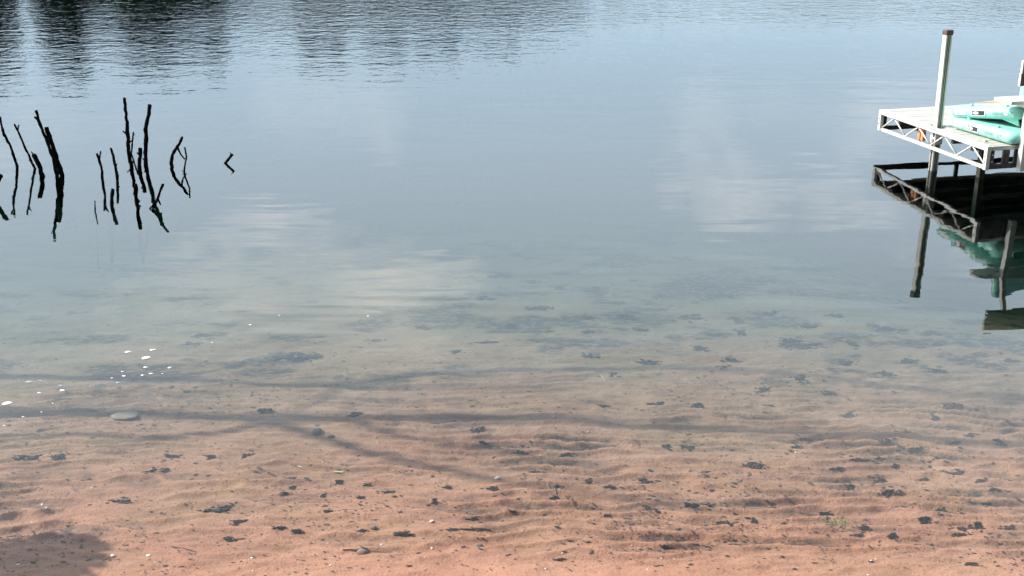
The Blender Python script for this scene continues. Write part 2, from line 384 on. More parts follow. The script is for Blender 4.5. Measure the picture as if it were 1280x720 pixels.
# two tall pines on the left bank: their bare trunks and limbs throw the shadow bands over the sand
def lifted(pix, x0, jit=0.0):
    """limb points in the upright plane x = x0 whose shadows fall on the lake bed along the given line"""
    pts = []
    for px, py in pix:
        P = on_bed(px, py); t = (P.x-x0)/(-SUN.x); q = P+SUN*t; pts.append(q)
    return pts
def shade_tree(name, label, x0, trunk_px, limbs, r0, r1, crown_z, seed):
    rnd = random.Random(seed); rng = np.random.default_rng(seed)
    tp = lifted(trunk_px, x0); a = tp[0]; g = float(bed_z(x0, a.y+.1)); base = Vector((x0-.05, a.y+.12, g-.15))
    top = tp[-1]+Vector((0, 0, 0))
    pts = [base, base.lerp(a, .5)]+tp
    while pts[-1].z < crown_z+3.4: pts.append(pts[-1]+Vector((rnd.uniform(-.1, .1), rnd.uniform(-.1, .1), .8)))
    n = len(pts); L0 = pts[-1].z
    rad = [r0+(r1-r0)*max(0, p.z)/L0 for p in pts]; rad[0] *= 1.25
    loc0 = Vector((base.x, base.y, g)); root = empty(name, loc0)
    tk = MB(); tk.tube([p-loc0 for p in pts], rad, 12, .06); tk.build('trunk', BARK, root, True)
    for lp, ra, rb in limbs:
        q = lifted(lp, x0); m = len(q)
        lb = MB(); lb.tube([p-loc0 for p in q], [.82*(ra+(rb-ra)*i/(m-1)) for i in range(m)], 8, .08); lb.build('limb', BARK, root, True)
    cr = MB(); tip = pts[-1]
    for k in range(18):
        c = Vector((x0+rnd.uniform(-1.4, 1.4), tip.y+rnd.uniform(-1.6, 1.6), rnd.uniform(crown_z+.9, crown_z+4.2)))
        leaf_cloud(cr, tuple(c-loc0), (.8, .8, .5), 150, .12, rng, .1)
    link('crown', fast_mesh(cr, 'crown', NEEDLE), None, root)
    return tag(root, label, 'tree')
shade_tree('pine_tree', 'tall bare-trunked pine on the left bank casting the wide shadow band', -10.0,
           [(0, 514), (160, 517), (330, 521), (520, 521), (700, 523), (830, 533), (980, 541), (1120, 544)],
           [([(330, 526), (400, 546), (460, 566), (540, 582), (600, 597), (700, 612), (780, 622), (880, 634)], .075, .03),
            ([(430, 524), (500, 545), (600, 562), (680, 573), (770, 588)], .05, .02),
            ([(0, 545), (90, 541), (190, 546), (260, 540), (330, 528)], .035, .05)], .115, .035, 12.0, 5)
shade_tree('pine_tree', 'slender forked pine on the left bank casting the farther shadow bands', -11.0,
           [(0, 470), (120, 473), (230, 474), (330, 480), (410, 482), (500, 472), (620, 465), (740, 461), (830, 458)],
           [([(405, 482), (430, 484), (520, 485), (620, 484), (720, 486)], .045, .02),
            ([(440, 477), (400, 500), (370, 512), (340, 520)], .035, .03)], .075, .018, 13.5, 6)
# a shrub further along the bank: its shade lies in the corner of the shallows
P = on_bed(10, 712); x0 = -5.6; tq = (P.x-x0)/(-SUN.x); q = P+SUN*tq
gz = float(bed_z(x0, q.y)); sh = empty('alder_shrub', (x0, q.y, gz))
mb = MB(); rng = np.random.default_rng(9)
for dx, dy, dz, s in ((0, 0, 0, .42), (.2, -.4, -.1, .45), (-.2, -.55, .15, .4), (.1, .18, .02, .3), (-.1, -.9, 0, .5), (.05, .3, .12, .18)):
    leaf_cloud(mb, (dx, dy, q.z-gz+dz), (s, s, s*.8), 420, .055, rng, .05)
link('crown', fast_mesh(mb, 'crown', LEAF), None, sh)
for k in range(5):
    st = MB(); st.tube([(0, 0, -.1), (.05*k-.1, -.1*k+.1, .6*(q.z-gz)), (.1*k-.2, -.2*k+.2, q.z-gz)], [.02, .014, .006], 6); st.build('stem', BARK, sh)
tag(sh, 'leafy shrub on the left bank shading the corner of the shallows', 'shrub')

# ------------------------------------------------------------------ dead sticks standing in the lake
STICK = mat('wet_dead_wood', (.009, .007, .006), .9, var=.5, scale=30, bump=.004, spec=0.0)
def stick(name, label, base, pts, r0, r1, forks=(), lean=0.0, depth=.7):
    """base = waterline pixel, pts = photo pixels going up; lean = metres towards the viewer per metre of height"""
    B = at(*base); up = []; r0 *= .92; r1 *= .92
    for px, py in pts:
        # height of the point, then bend it towards or away from the viewer
        p = at_depth(px, py, B.y); h = p.z
        Y = B.y-lean*h; p = at_depth(px, py, Y); up.append(p)
    d = (B-up[0]).normalized(); d = Vector((d.x*.6, d.y*.6, -1)).normalized()
    chain = [B+d*depth, B]+up; fine = []
    for i in range(len(chain)-1):
        a, b = chain[i], chain[i+1]; k = max(2, int((b-a).length/.05)); w = min(.008, .25*r0)
        for j in range(k): fine.append(a.lerp(b, j/k)+Vector((random.uniform(-w, w), random.uniform(-w, w), 0)))
    fine.append(chain[-1]); n = len(fine)
    root = None
    mbs = MB(); mbs.tube([p-B for p in fine], [(r0+(r1-r0)*i/(n-1))*random.uniform(.86, 1.14) for i in range(n)], 7, .12)
    for _ in range(max(1, n//9)):      # knots and broken twig stubs
        i = random.randrange(n//3, n); t = random.uniform(0, 6.28); r = r0*.5
        s = fine[i]-B; mbs.tube([s, s+Vector((math.cos(t), .4*math.sin(t), .6)).normalized()*r0*random.uniform(1.5, 3)], [r, r*.5], 5)
    stem = mbs.build('stem', STICK, None)
    if forks:
        root = empty(name, B); stem.parent = root
        for fk in forks:
            fp = []
            for px, py in fk:
                p = at_depth(px, py, B.y); fp.append(at_depth(px, py, B.y-lean*p.z)-B)
            f = MB(); f.tube(fp, [r1*.95]+[r1*.6]*(len(fp)-1), 6, .1); f.build('branch', STICK, root)
        o = root
    else:
        stem.name = name; stem.location = B; o = stem
    return tag(o, label, 'stick', 'dead sticks standing in the lake')
stick('dead_stick', 'long crooked black stick curving over the water, outermost of its cluster', (21, 208), [(19, 199), (12, 181), (5, 167), (2, 158), (0, 146)], .026, .016)
stick('dead_stick', 'thin leaning black stick ending in a small forked tip', (44, 211), [(40, 203), (31, 183), (23, 165), (18, 155)], .022, .014, forks=[[(22, 163), (23.5, 156)]])
stick('dead_stick', 'short stout leaning stick beside the forked-tip stick', (54, 220), [(50, 210), (46, 200), (42, 193)], .034, .030)
stick('dead_stick', 'thick dark pole leaning against its shorter twin', (72, 221), [(66, 196), (57, 172), (50, 155), (45, 138)], .034, .020, forks=[[(48, 150), (43, 146)]])
stick('dead_stick', 'shorter dark pole side by side with the thick leaning pole', (78, 219), [(70, 195), (64, 176), (58, 159)], .038, .028)
stick('dead_stick', 'stub of a branch poking in low over the water', (-9, 247), [(-5, 232), (1.5, 219)], .024, .028)
stick('dead_stick', 'knobbly stick with a fine twig at its tip', (129, 228), [(127, 214), (125, 204), (121, 192)], .026, .016, forks=[[(124, 200), (126, 189)]])
stick('dead_stick', 'smooth stick standing beside the knobbly twig-tipped one', (146.5, 220), [(144.5, 208), (142, 195), (138.6, 185)], .026, .020)
stick('dead_stick', 'stubby upright stick low in the water among taller ones', (139.6, 258), [(140.2, 248), (141, 236)], .026, .022)
stick('dead_stick', 'very thin short reed-like stick at the edge of the cluster', (119, 265), [(118.8, 258), (118.6, 251)], .010, .008)
stick('dead_stick', 'tallest straight dead stick rising well above the others', (161.5, 190), [(159.5, 168), (158, 147), (155.6, 122)], .036, .022)
stick('dead_stick', 'broken stick in front of the tallest one with a long reflection', (171, 255), [(170.2, 243), (169.4, 231)], .030, .026, lean=.55)
stick('dead_stick', 'thin bent stick rising between the tallest and the kinked stick', (164, 192), [(164.8, 182), (166, 174), (166.7, 165)], .016, .012)
stick('dead_stick', 'medium blunt stick between the two tallest sticks', (174.4, 213), [(174.5, 200), (175, 185)], .030, .026)
stick('dead_stick', 'second tallest stick, kinked near its knobby top', (182, 207), [(182, 185), (182.4, 162), (185, 148), (187.5, 131)], .034, .026)
stick('dead_stick', 'slanting stick of the low tangle with crossed twigs', (191, 261), [(196, 250), (200, 240), (204, 230)], .018, .016, forks=[[(195, 252), (190.5, 257), (187, 261)], [(197, 249), (201, 256)]])
stick('dead_stick', 'arched weathered branch with a pale split tip', (215, 208), [(214, 203), (215, 194), (221, 186), (224, 180), (228, 171)], .036, .018, forks=[[(222, 184), (226, 193), (231, 199)]])
stick('dead_stick', 'thin crooked twig beside the arched branch', (230, 216), [(231.5, 206), (233, 196), (231, 184)], .016, .011)
stick('dead_stick', 'lone small slanting twig apart from the stick clusters', (281.5, 204), [(285, 199.5), (290.5, 193)], .018, .020)

# ------------------------------------------------------------------ floating dock
N = at(1228, 245); FAR = at(1095.8, 185)
U = (FAR-N).normalized(); LEN = (FAR-N).length; RZ = math.atan2(-U.x, U.y)
DZ0, DZ1 = .607, .541                                     # deck height at the near and far end
TILT = math.atan2(DZ1-DZ0, LEN); TRUSS = .285; W = 2.44
ALU = mat('weathered_aluminium', (.66, .65, .60), .45, .2, var=.2, scale=6, bump=.001)
ALU_D = mat('painted_deck', (.66, .63, .57), .6, 0, var=.12, scale=5, bump=.002, stretch=(.4, 3, 1))
STEEL_SHADE = mat('steel_and_shade', (.09, .085, .085), .55, .6, var=.4, scale=20)
CAP = mat('brown_plastic_cap', (.10, .06, .045), .6, var=.3, scale=30)
ORANGE = mat('orange_plastic', (.62, .24, .10), .6, var=.25, scale=25)
POST = mat('post_metal', (.64, .63, .56), .55, .1, var=.22, scale=7, bump=.001, stretch=(1, 1, .3))
dock = empty('floating_dock', N+Vector((0, 0, DZ0)), (0, 0, 0))
dock.rotation_euler = (Matrix.Rotation(RZ, 4, 'Z') @ Matrix.Rotation(TILT, 4, 'X')).to_euler()
tag(dock, 'white aluminium dock section with zigzag truss sides and ribbed deck', 'dock')
# local frame: x to the right along the near end, y along the left side, z = 0 at the deck top
Z0 = -TRUSS
def side_truss(x, sgn):
    top = MB(); top.box(x-.02, x+.045, 0, LEN, -.062, -.004, .006); top.build('top_rail', ALU, dock)
    lip = MB(); lip.box(x-.026, x-.0205, .002, LEN-.002, -.040, -.034); lip.build('rail_groove', ALU, dock)
    bot = MB(); bot.box(x-.012, x+.03, 0.0, LEN, Z0, Z0+.040, .005); bot.build('bottom_rail', ALU, dock)
    for y0 in (0.0, LEN-.05):
        e = MB(); e.box(x-.024, x+.028, y0-.006, y0+.056, Z0-.003, -.003, .005); ee = e.build('end_upright', ALU, dock)
        for zz in (-.12, -.19):
            b = MB(); b.tube([(x-.031, y0+.025, zz), (x-.022, y0+.025, zz)], .008, 8); b.build('bolt', STEEL_SHADE, ee)
    n = 8; ysg = [.05+(LEN-.1)*i/n for i in range(n+1)]
    for i in range(n):
        za, zb = (Z0+.042, -.064) if i % 2 == 0 else (-.064, Z0+.042)
        d = MB(); d.tube([(x+.012, ysg[i], za), (x+.012, ysg[i+1], zb)], .0105, 8); d.build('truss_web', ALU, dock, True)
side_truss(0.0, 1); side_truss(W, 1)
for yy, nm in ((0.0, 'near'), (LEN, 'far')):              # end frames; shade of lower rails and plates put into the colour
    s = 1 if yy == 0 else -1
    top = MB(); top.box(.05, W-.03, yy+s*.002, yy+s*.05, -.058, -.006, .005); top.build('end_rail', ALU, dock)
    bot = MB(); bot.box(.032, W-.02, yy+s*.004, yy+s*.045, Z0+.002, Z0+.06, .005); bot.build('end_rail', STEEL_SHADE, dock)
    for xx in ((.032, .205, .36, .9, 1.4, 1.9) if s > 0 else (.032, 1.25)):
        pl = MB(); pl.box(xx, xx+(.055 if xx != .205 else .09), yy+s*.006, yy+s*.03, Z0+.062, -.06, .003); p_ = pl.build('end_plate', STEEL_SHADE, dock)
        if yy == 0 and xx < .1:
            for zz in (-.11, -.19):
                b = MB(); b.tube([(xx+.028, yy-.006, zz), (xx+.028, yy+.008, zz)], .009, 8); b.build('bolt', ALU, p_)
for k in range(1, 6):                                     # joists
    j = MB(); j.box(.05, W-.02, LEN*k/6-.02, LEN*k/6+.02, -.14, -.034); j.build('joist', STEEL_SHADE, dock)
npl = 18; gap = .008; wd = (LEN-.1)/npl                    # deck planks, each ribbed, between the two side rails
post_y = 1.25
plank = {}
for k in range(npl):
    y0 = .05+k*wd; x0 = .05
    if y0 < post_y+.075 and y0+wd > post_y-.075: x0 = .165
    if x0 not in plank:
        m_ = MB()
        m_.box(x0, W-.024, gap/2, wd-gap/2, -.032, -.010, .003)
        for r in range(4):
            yc = gap/2+(wd-gap)*(r+.5)/4; m_.box(x0+.004, W-.03, yc-.009, yc+.009, -.0101, -.004)
        plank[x0] = m_.mesh('plank')
    o = link('plank', plank[x0], ALU_D, dock, loc=(0, y0, random.uniform(-.0015, .0015)))
# small pad on the deck near the corner
pad = MB(); pad.box(.10, .135, .235, .27, -.003, .018, .004); pad.build('deck_cleat', mat('cleat', (.5, .42, .33), .6), dock)
# post with brown cap and chain
root_rot = dock.rotation_euler.to_matrix().to_4x4()
pr = MB(); hw = .043; zt, zb = 1.74-DZ0+.03, -2.3
px_ = .108
pr.box(px_-hw, px_+hw, post_y-hw, post_y+hw, -.585, zt, .006)
post = pr.build('post', POST, dock)
sb = MB(); sb.box(px_-hw-.002, px_+hw+.002, post_y-hw-.002, post_y+hw+.002, zb, -.587, .006); sb.build('submerged_length', mat('algae_murk', (.03, .03, .018), .8, var=.4, scale=20), post)  # dark algae coat, also standing in for murk over the submerged post
for yy in (-.02, .02):
    g = MB(); g.box(px_-hw+.02+(.024 if yy > 0 else 0), px_-hw+.034+(.024 if yy > 0 else 0), post_y-hw-.004, post_y-hw+.001, -.58, zt-.02); g.build('post_slot', mat('post_slot_shade', (.10, .11, .10), .6, var=.4, scale=9), post)  # slots coloured dark, also to deepen the post's shaded face
cp = MB(); cp.box(px_-hw-.008, px_+hw+.008, post_y-hw-.008, post_y+hw+.008, zt-.02, zt+.045, .012); cp.build('post_cap', CAP, post)
cl = MB(); cl.box(px_-hw-.012, px_+hw+.012, post_y-hw-.014, post_y+hw+.014, -.235, -.07, .004); cl.build('post_sleeve', ALU, dock)
ch = MB()
for i in range(26):                                       # chain hanging down the post to the water
    c0 = Vector((px_-hw-.024, post_y-.028, -.19-.034*i)); pts = []
    for k in range(9):
        t = 2*math.pi*k/8; a = .011*math.cos(t); b = .023*math.sin(t)
        pts.append(c0+(Vector((0, a, b)) if i % 2 else Vector((a, 0, b))))
    ch.tube(pts, .0055, 5)
ch.build('chain', mat('rusty_chain', (.035, .022, .016), .85, var=.4, scale=50), dock)
ob = MB(); ob.box(.05, .10, 1.47, 1.60, -.245, -.075, .012); ob_ = ob.build('orange_bumper', ORANGE, dock)
os_ = MB(); os_.box(.044, .106, 1.52, 1.535, -.25, -.07, .002); os_.build('strap', STEEL_SHADE, ob_)
for lx, ly in ((.46, .75), (1.9, 1.25), (1.6, .2)):
    lg = MB(); lg.box(lx-.04, lx+.04, ly-.04, ly+.04, -2.6, -.034, .005); lg.build('leg', mat('algae_murk', (.03, .03, .018), .8, var=.4, scale=20), dock)

def dock_point(x, y, z): return dock.matrix_basis @ Vector((x, y, z))
dock_q = dock.rotation_euler.to_quaternion()

# bench bolted to the near end of the dock, facing the lake
PAINT = mat('white_bench_boards', (.64, .63, .60), .55, 0, var=.10, scale=7, bump=.001, stretch=(.3, 2, 2))
bench = empty('dock_bench', dock_point(0, 0, 0)); bench.rotation_mode = 'QUATERNION'; bench.rotation_quaternion = dock_q
tag(bench, 'white dock bench with backrest bolted to the end of the dock', 'bench')
ZS = 1.13-DZ0
for i in range(2):
    s = MB(); s.box(.20, 1.75, -.03+i*.172, .135+i*.172, ZS-.04, ZS, .006); s.build('seat_board', PAINT, bench)
SHADEB = mat('shaded_boards', (.17, .135, .09), .6, 0, var=.3, scale=9, stretch=(.3, 2, 2))  # shade of the backrest face put into the board colour
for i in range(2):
    z0 = 1.36-DZ0+i*.147; s = MB(); s.box(.087, 1.85, -.305-.012*i, -.275-.012*i, z0, z0+.143, .004); bb = s.build('back_board', SHADEB, bench)
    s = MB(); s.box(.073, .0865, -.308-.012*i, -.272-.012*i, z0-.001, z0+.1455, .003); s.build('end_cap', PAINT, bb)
for xx in (.385, 1.45):
    s = MB(); s.box(xx-.022, xx+.05, -.125, -.045, -.30, ZS-.13, .005)
    s.beam((xx, -.085, ZS-.15), (xx, -.24, 1.64-DZ0), .05, (1, 0, 0)); s.build('upright', ALU, bench)
    s = MB(); s.beam((xx+.045, -.09, ZS-.065), (xx+.045, .28, ZS-.065), .045); s.build('seat_bracket', ALU, bench)

# mint inflatable platforms
MINT = mat('mint_pvc', (.30, .67, .57), .38, 0, var=.06, scale=4)
MINT_TOP = mat('tan_foam_deck', (.52, .36, .25), .8, 0, var=.12, scale=12)
WHITE = mat('white_print', (.80, .82, .80), .5, 0, var=.04)
BLACK = mat('black_print', (.02, .02, .022), .5, 0, var=.3)
GREY = mat('grey_print', (.22, .27, .26), .5, 0, var=.1)
def slab_mesh(lx, ly, th, cr, crowned=.0):
    """rounded inflatable slab: corner (0,0) near-left, x to lx, y to ly, bulging round sides"""
    R = th/2; mb = MB(); rings = []
    for k in range(9):
        a = -math.pi/2+math.pi*k/8; ins = R*(1-math.cos(a)); z = R+R*math.sin(a)
        loop = []
        for cx, cy, t0 in ((lx-cr, ly-cr, 0), (cr, ly-cr, 90), (cr, cr, 180), (lx-cr, cr, 270)):
            for j in range(7):
                t = math.radians(t0+15*j); loop.append((cx+(cr-ins)*math.cos(t), cy+(cr-ins)*math.sin(t), z))
        rings.append(loop)
    n = len(rings[0]); vs = [p for r in rings for p in r]
    fs = [(i*n+j, i*n+(j+1) % n, (i+1)*n+(j+1) % n, (i+1)*n+j) for i in range(8) for j in range(n)]
    fs += [tuple(range(n-1, -1, -1)), tuple(8*n+j for j in range(n))]
    return mb.add(vs, fs)
def lettering(txt, size, m, parent, loc, name='lettering'):
    cu = bpy.data.curves.new('t', 'FONT'); cu.body = txt; cu.size = size; cu.extrude = .0006; cu.space_character = 1.05
    o = bpy.data.objects.new('t', cu); C.objects.link(o); bpy.context.view_layer.update()
    me = bpy.data.meshes.new_from_object(o); bpy.data.objects.remove(o, do_unlink=True)
    me.transform(Matrix.Rotation(math.radians(-90), 4, 'Z') @ Matrix.Rotation(math.radians(90), 4, 'X'))   # reads along -y, faces -x
    me.materials.clear(); me.materials.append(m)
    q = bpy.data.objects.new(name, me); C.objects.link(q); q.parent = parent; q.location = loc; return q
def platform(corner, rz, ry, rx, lx, ly, th, label, deck=True, fin=False):
    r = empty('inflatable_platform', corner); r.rotation_mode = 'QUATERNION'
    r.rotation_quaternion = dock_q @ (Matrix.Rotation(rz, 4, 'Z') @ Matrix.Rotation(rx, 4, 'X') @ Matrix.Rotation(ry, 4, 'Y')).to_quaternion()
    b = slab_mesh(lx, ly, th, .13).build('body', MINT, r, True)
    b.data.polygons[-1].use_smooth = False; b.data.polygons[-2].use_smooth = False
    if deck:
        d = MB(); d.box(.26, lx-.14, .16, ly-.16, th-.004, th+.008, .004); d.build('foam_deck', MINT_TOP, r)
    xs_ = -.0025; zc = th/2
    wl_ = MB(); wl_.box(xs_, xs_+.002, ly-.30, ly-.14, zc-.028, zc+.024); wl_.build('white_mark', WHITE, r)
    pw = MB(); pw.box(xs_-.001, xs_+.002, ly-.60, ly-.395, zc-.036, zc+.032); pt = pw.build('logo_border', WHITE, r)
    pk = MB(); pk.box(xs_-.003, xs_, ly-.59, ly-.405, zc-.029, zc+.025); pt = pk.build('logo_patch', BLACK, r)
    ol = MB(); n_ = 14
    ol.add([(xs_-.0036, ly-.46+.045*math.cos(6.283*i/n_), zc-.002+.017*math.sin(6.283*i/n_)) for i in range(n_)], [tuple(range(n_))]); ol.build('logo_emblem', WHITE, pt)
    lettering('HANG', .062, GREY, r, (xs_-.001, ly-.71, zc-.022)); lettering('O', .062, WHITE, r, (xs_-.001, ly-.885, zc-.022)); lettering('UT', .062, GREY, r, (xs_-.001, ly-.94, zc-.022))
    un = MB(); un.box(xs_, xs_+.002, ly-1.02, ly-.72, zc-.038, zc-.034); un.build('underline', GREY, r)
    for yy in (ly-.33, ly-.86):
        kb = MB(); kb.box(.05, .085, yy-.022, yy+.022, th-.006, th+.022, .006); kb.build('strap_ring', MINT, r)
    if fin:
        f = MB(); f.add([(.10, .10, .004), (.10, .36, .004), (.12, .10, -.085), (.115, .10, .004), (.115, .36, .004), (.135, .10, -.085)],
                        [(0, 1, 2), (5, 4, 3), (0, 2, 5, 3), (0, 3, 4, 1), (1, 4, 5, 2)]); f.build('fin', MINT, r)
    return tag(r, label, 'inflatable', 'mint inflatable platforms on the dock')
TH = .155
platform(dock_point(.245, -.07, .002), math.radians(4), 0, 0, 1.7, 1.21, TH, 'lower mint inflatable platform lying flat on the dock deck', deck=False)
platform(dock_point(.40, .06, TH+.12), math.radians(14), 0, math.radians(-8), 1.6, 1.10, TH, 'upper mint inflatable platform propped tilted on the lower one', fin=True)
# third inflatable standing on edge behind the bench
th3 = empty('inflatable_platform', dock_point(.62, .46, TH+.25)); th3.rotation_mode = 'QUATERNION'
th3.rotation_quaternion = dock_q @ (Matrix.Rotation(math.radians(12), 4, 'Y') @ Matrix.Rotation(math.radians(78), 4, 'X')).to_quaternion()
slab_mesh(1.3, .62, .12, .10).build('body', MINT, th3, True)
kb = MB(); kb.box(.05, .085, .2, .244, .114, .142, .006); kb.build('strap_ring', MINT, th3)
tag(th3, 'mint inflatable standing on edge behind the bench seat', 'inflatable')

# ------------------------------------------------------------------ litter, stones and foam
BROWNL = mat('brown_leaf_litter', (.062, .043, .032), .8, var=.5, scale=40, bump=.004)
LITTER = mat('leaf_litter', (.034, .030, .028), .8, var=.5, scale=40, bump=.004)
def litter_clump(px, py, w, h, seed):
    """low ragged mound of dead leaves with loose flakes round it; w, h = spread in photo pixels"""
    rnd = random.Random(seed); c = on_bed(px, py)
    ax = (on_bed(px+w/2, py)-on_bed(px-w/2, py)).length/2; ay = abs(on_bed(px, py-h/2).y-on_bed(px, py+h/2).y)/2
    mb = MB(); nb = 2+int(w/9)
    cores = [(rnd.uniform(-.62, .62)*ax if nb > 1 else 0, rnd.uniform(-.5, .5)*ay if nb > 1 else 0, (.21+.42/nb)*rnd.uniform(.7, 1.25)) for _ in range(nb)]
    def zat(x, y): return float(bed_z(c.x+x, c.y+y))-c.z
    for cx, cy, f in cores:
        ns = 22; k1, k2, k3 = [rnd.uniform(0, 6.28) for _ in range(3)]; loop = []; sk = rnd.uniform(-.3, .3)
        for i in range(ns):
            t = 6.283*i/ns; q = max(.18, .74+.3*math.sin(2*t+k1)+.24*math.sin(5*t+k2)+.2*math.sin(9*t+k3)+rnd.uniform(-.28, .28))
            x = cx+ax*f*1.25*q*math.cos(t); y = cy+ay*f*1.2*q*math.sin(t)+sk*(x-cx); loop.append((x, y, zat(x, y)-.002))
        top = [(cx+(p[0]-cx)*.7, cy+(p[1]-cy)*.7, zat(p[0], p[1])+.006+rnd.uniform(0, .004)) for p in loop]
        mb.add(loop+top+[(cx, cy, zat(cx, cy)+.009)], [(i, (i+1) % ns, ns+(i+1) % ns, ns+i) for i in range(ns)]+[(ns+i, ns+(i+1) % ns, 2*ns) for i in range(ns)])
    for _ in range(int(10+w*.9)):
        cx, cy, f = rnd.choice(cores); x = cx+rnd.gauss(0, .75)*ax*(f+.25); y = cy+rnd.gauss(0, .7)*ay*(f+.25)
        s = rnd.uniform(.003, .011)*(1.5 if py < 480 else 1); a = rnd.gauss(0, .3); m = 5; z = zat(x, y)+.004; loop = []
        for j in range(m):
            tt = 6.283*j/m; rr = s*rnd.uniform(.6, 1.2); lx_ = rr*1.9*math.cos(tt); ly_ = rr*.6*math.sin(tt)
            loop.append((x+lx_*math.cos(a)-ly_*math.sin(a), y+lx_*math.sin(a)+ly_*math.cos(a), z+rnd.uniform(-.002, .002)))
        mb.add(loop+[(p[0], p[1], p[2]+.002) for p in loop], [tuple(range(m-1, -1, -1)), tuple(range(m, 2*m))]+[(j, (j+1) % m, m+(j+1) % m, m+j) for j in range(m)])
    o = mb.build('leaf_litter_clump', LITTER if seed % 3 else BROWNL, None, False, c); return o
CL = '''369 446 70 14|672 384 34 9|150 628 30 10|270 637 36 12|35 571 36 10|72 570 20 12|345 661 20 4|808 604 18 12|814 637 18 7|1000 432 64 12|985 425 30 8|1190 506 40 8|
955 489 24 8|815 455 26 8|766 468 10 8|858 559 20 8|833 557 12 5|903 655 20 6|942 653 12 7|831 684 14 4|945 585 18 5|863 632 20 6|1143 563 26 8|1120 556 40 5|1192 554 14 5|
1247 552 14 7|1262 660 16 8|1221 662 20 8|1202 661 8 6|1078 661 16 7|1070 671 20 7|1117 671 16 4|1198 669 18 4|1030 642 16 4|1156 651 12 5|1215 706 16 5|885 632 14 4|1194 592 22 5|
1228 601 16 5|1045 587 14 4|1075 575 26 4|1100 574 14 4|1118 583 12 7|1100 602 22 5|1112 616 26 5|1060 612 16 4|1128 635 20 3|502 667 20 6|455 665 14 5|375 665 16 6|452 690 14 8|
503 669 26 3|560 663 24 3|590 663 36 3|615 612 26 5|603 554 16 4|543 627 8 7|452 622 10 5|425 602 12 4|364 598 10 4|366 610 10 4|402 621 6 5|358 618 8 4|487 616 20 4|460 607 8 3|
300 653 18 5|290 675 16 6|188 589 12 6|207 588 12 5|265 570 16 5|308 570 12 6|215 570 20 4|598 536 16 5|445 517 22 6|330 515 30 10|650 566 16 4|700 613 16 6|733 603 10 5|692 624 12 3|
762 609 10 3|712 568 20 5|1222 655 10 5|1180 640 10 4|735 396 20 7|777 395 26 8|860 396 34 8|922 400 16 8|875 435 18 6|910 450 20 8|905 459 16 6|740 446 20 6|733 415 18 6|685 414 8 8|
800 413 14 5|925 415 16 9|1000 476 22 10|1033 490 16 6|1060 455 22 6|1105 467 22 8|1090 406 18 8|1120 412 40 7|1165 417 26 9|1135 453 30 6|1175 466 24 7|1265 451 24 6|1040 395 26 6|
965 393 16 6|620 345 18 5|660 352 22 5|700 360 20 4|745 360 14 5|845 323 36 6|905 370 38 7|880 362 20 5|795 350 14 4|1070 432 14 6|1010 408 30 7|605 373 22 6|640 405 14 6|530 410 20 6|
470 425 20 5|240 430 22 6|255 418 24 6|570 440 14 5|610 428 24 4|820 505 22 4|870 510 20 4|757 508 16 4|960 507 12 4|1060 521 20 4|1165 524 16 4|1210 545 18 4|1130 540 12 4|995 560 12 4|
940 580 18 3|885 590 10 3|1010 550 14 3|1155 600 14 3|1245 612 14 3|1235 630 12 3|1170 575 16 3|640 640 10 3|760 645 10 3|670 590 12 3|410 640 12 4|590 650 10 3|560 610 8 3|700 700 10 3'''
for i, q in enumerate(CL.replace('\n', '').split('|')):
    px, py, w, h = map(float, q.split())
    o = litter_clump(px, py, w, h, 100+i)
    if i == 0: tag(o, 'broad dark raft of sunken leaves lying alone in deeper clear water', 'leaf litter')
    elif i == 9: tag(o, 'longest dark drift of sunken leaves in the deeper shallows', 'leaf litter')
    else:
        size = 'large' if w >= 30 else 'medium' if w >= 18 else 'small' if w >= 12 else 'tiny'
        form = 'thin dark streak' if w/h >= 4.5 else 'ragged dark patch' if w/h >= 2.6 else 'compact dark clump'
        zone = ('sunk in deep grey-blue water' if py < 420 else 'beyond the shadow bands' if py < 495 else 'between shadows and sand ripples' if py < 565
                else 'among the sand ripples' if py < 635 else 'in shallows close to shore')
        side = ' towards the dock' if px > 860 else ' towards the dead sticks' if px < 420 else ''
        tag(o, size+' '+form+' of leaf litter '+zone+side, 'leaf litter', 'dark leaf litter clumps on the lake bed')

# loose specks of plant debris, uncountable
mb = MB(); rnd = random.Random(4); M_ = 60000
qx, qy = RNG.uniform(-30, 1310, M_), 340+380*RNG.random(M_)**.75
ry = -(qy-360)/F_PX; dY = math.cos(PITCH)+ry*math.sin(PITCH); dZ = -math.sin(PITCH)+ry*math.cos(PITCH)
y0 = -EYE/dZ*dY; tt_ = (bed_base(y0)-EYE)/dZ; sx, sy = (qx-640)/F_PX*tt_, dY*tt_
sz, tr_, _ = bed_z(sx, sy, True)
dens = .09+.5*tr_*sstep(-.2, .4, fbm(sx*1.7+3, sy*4, 3))+.5*np.clip(fbm(sx*.9+3, sy*2.1, 3), 0, 1)
keep = np.nonzero(RNG.random(M_) < dens)[0][:8000]
for i in keep:
    X_, Y_, Z_ = float(sx[i]), float(sy[i]), float(sz[i])+.003
    s = rnd.uniform(.0018, .006)*(1 if rnd.random() < .85 else 2.0); a = rnd.gauss(0, .3); e = rnd.uniform(.2, .5); m = 5; loop = []
    for j in range(m):
        tt = 6.283*j/m+rnd.uniform(-.3, .3); lx_ = s*2*math.cos(tt); ly_ = s*e*2*math.sin(tt)
        loop.append((X_+lx_*math.cos(a)-ly_*math.sin(a), Y_+lx_*math.sin(a)+ly_*math.cos(a), Z_+rnd.uniform(0, .003)))
    mb.add(loop, [tuple(range(m))])
sp = link('plant_debris', fast_mesh(mb, 'plant_debris', LITTER), None); sp['kind'] = 'stuff'
tag(sp, 'fine dark specks of plant debris caught in the sand ripples', 'debris'); 

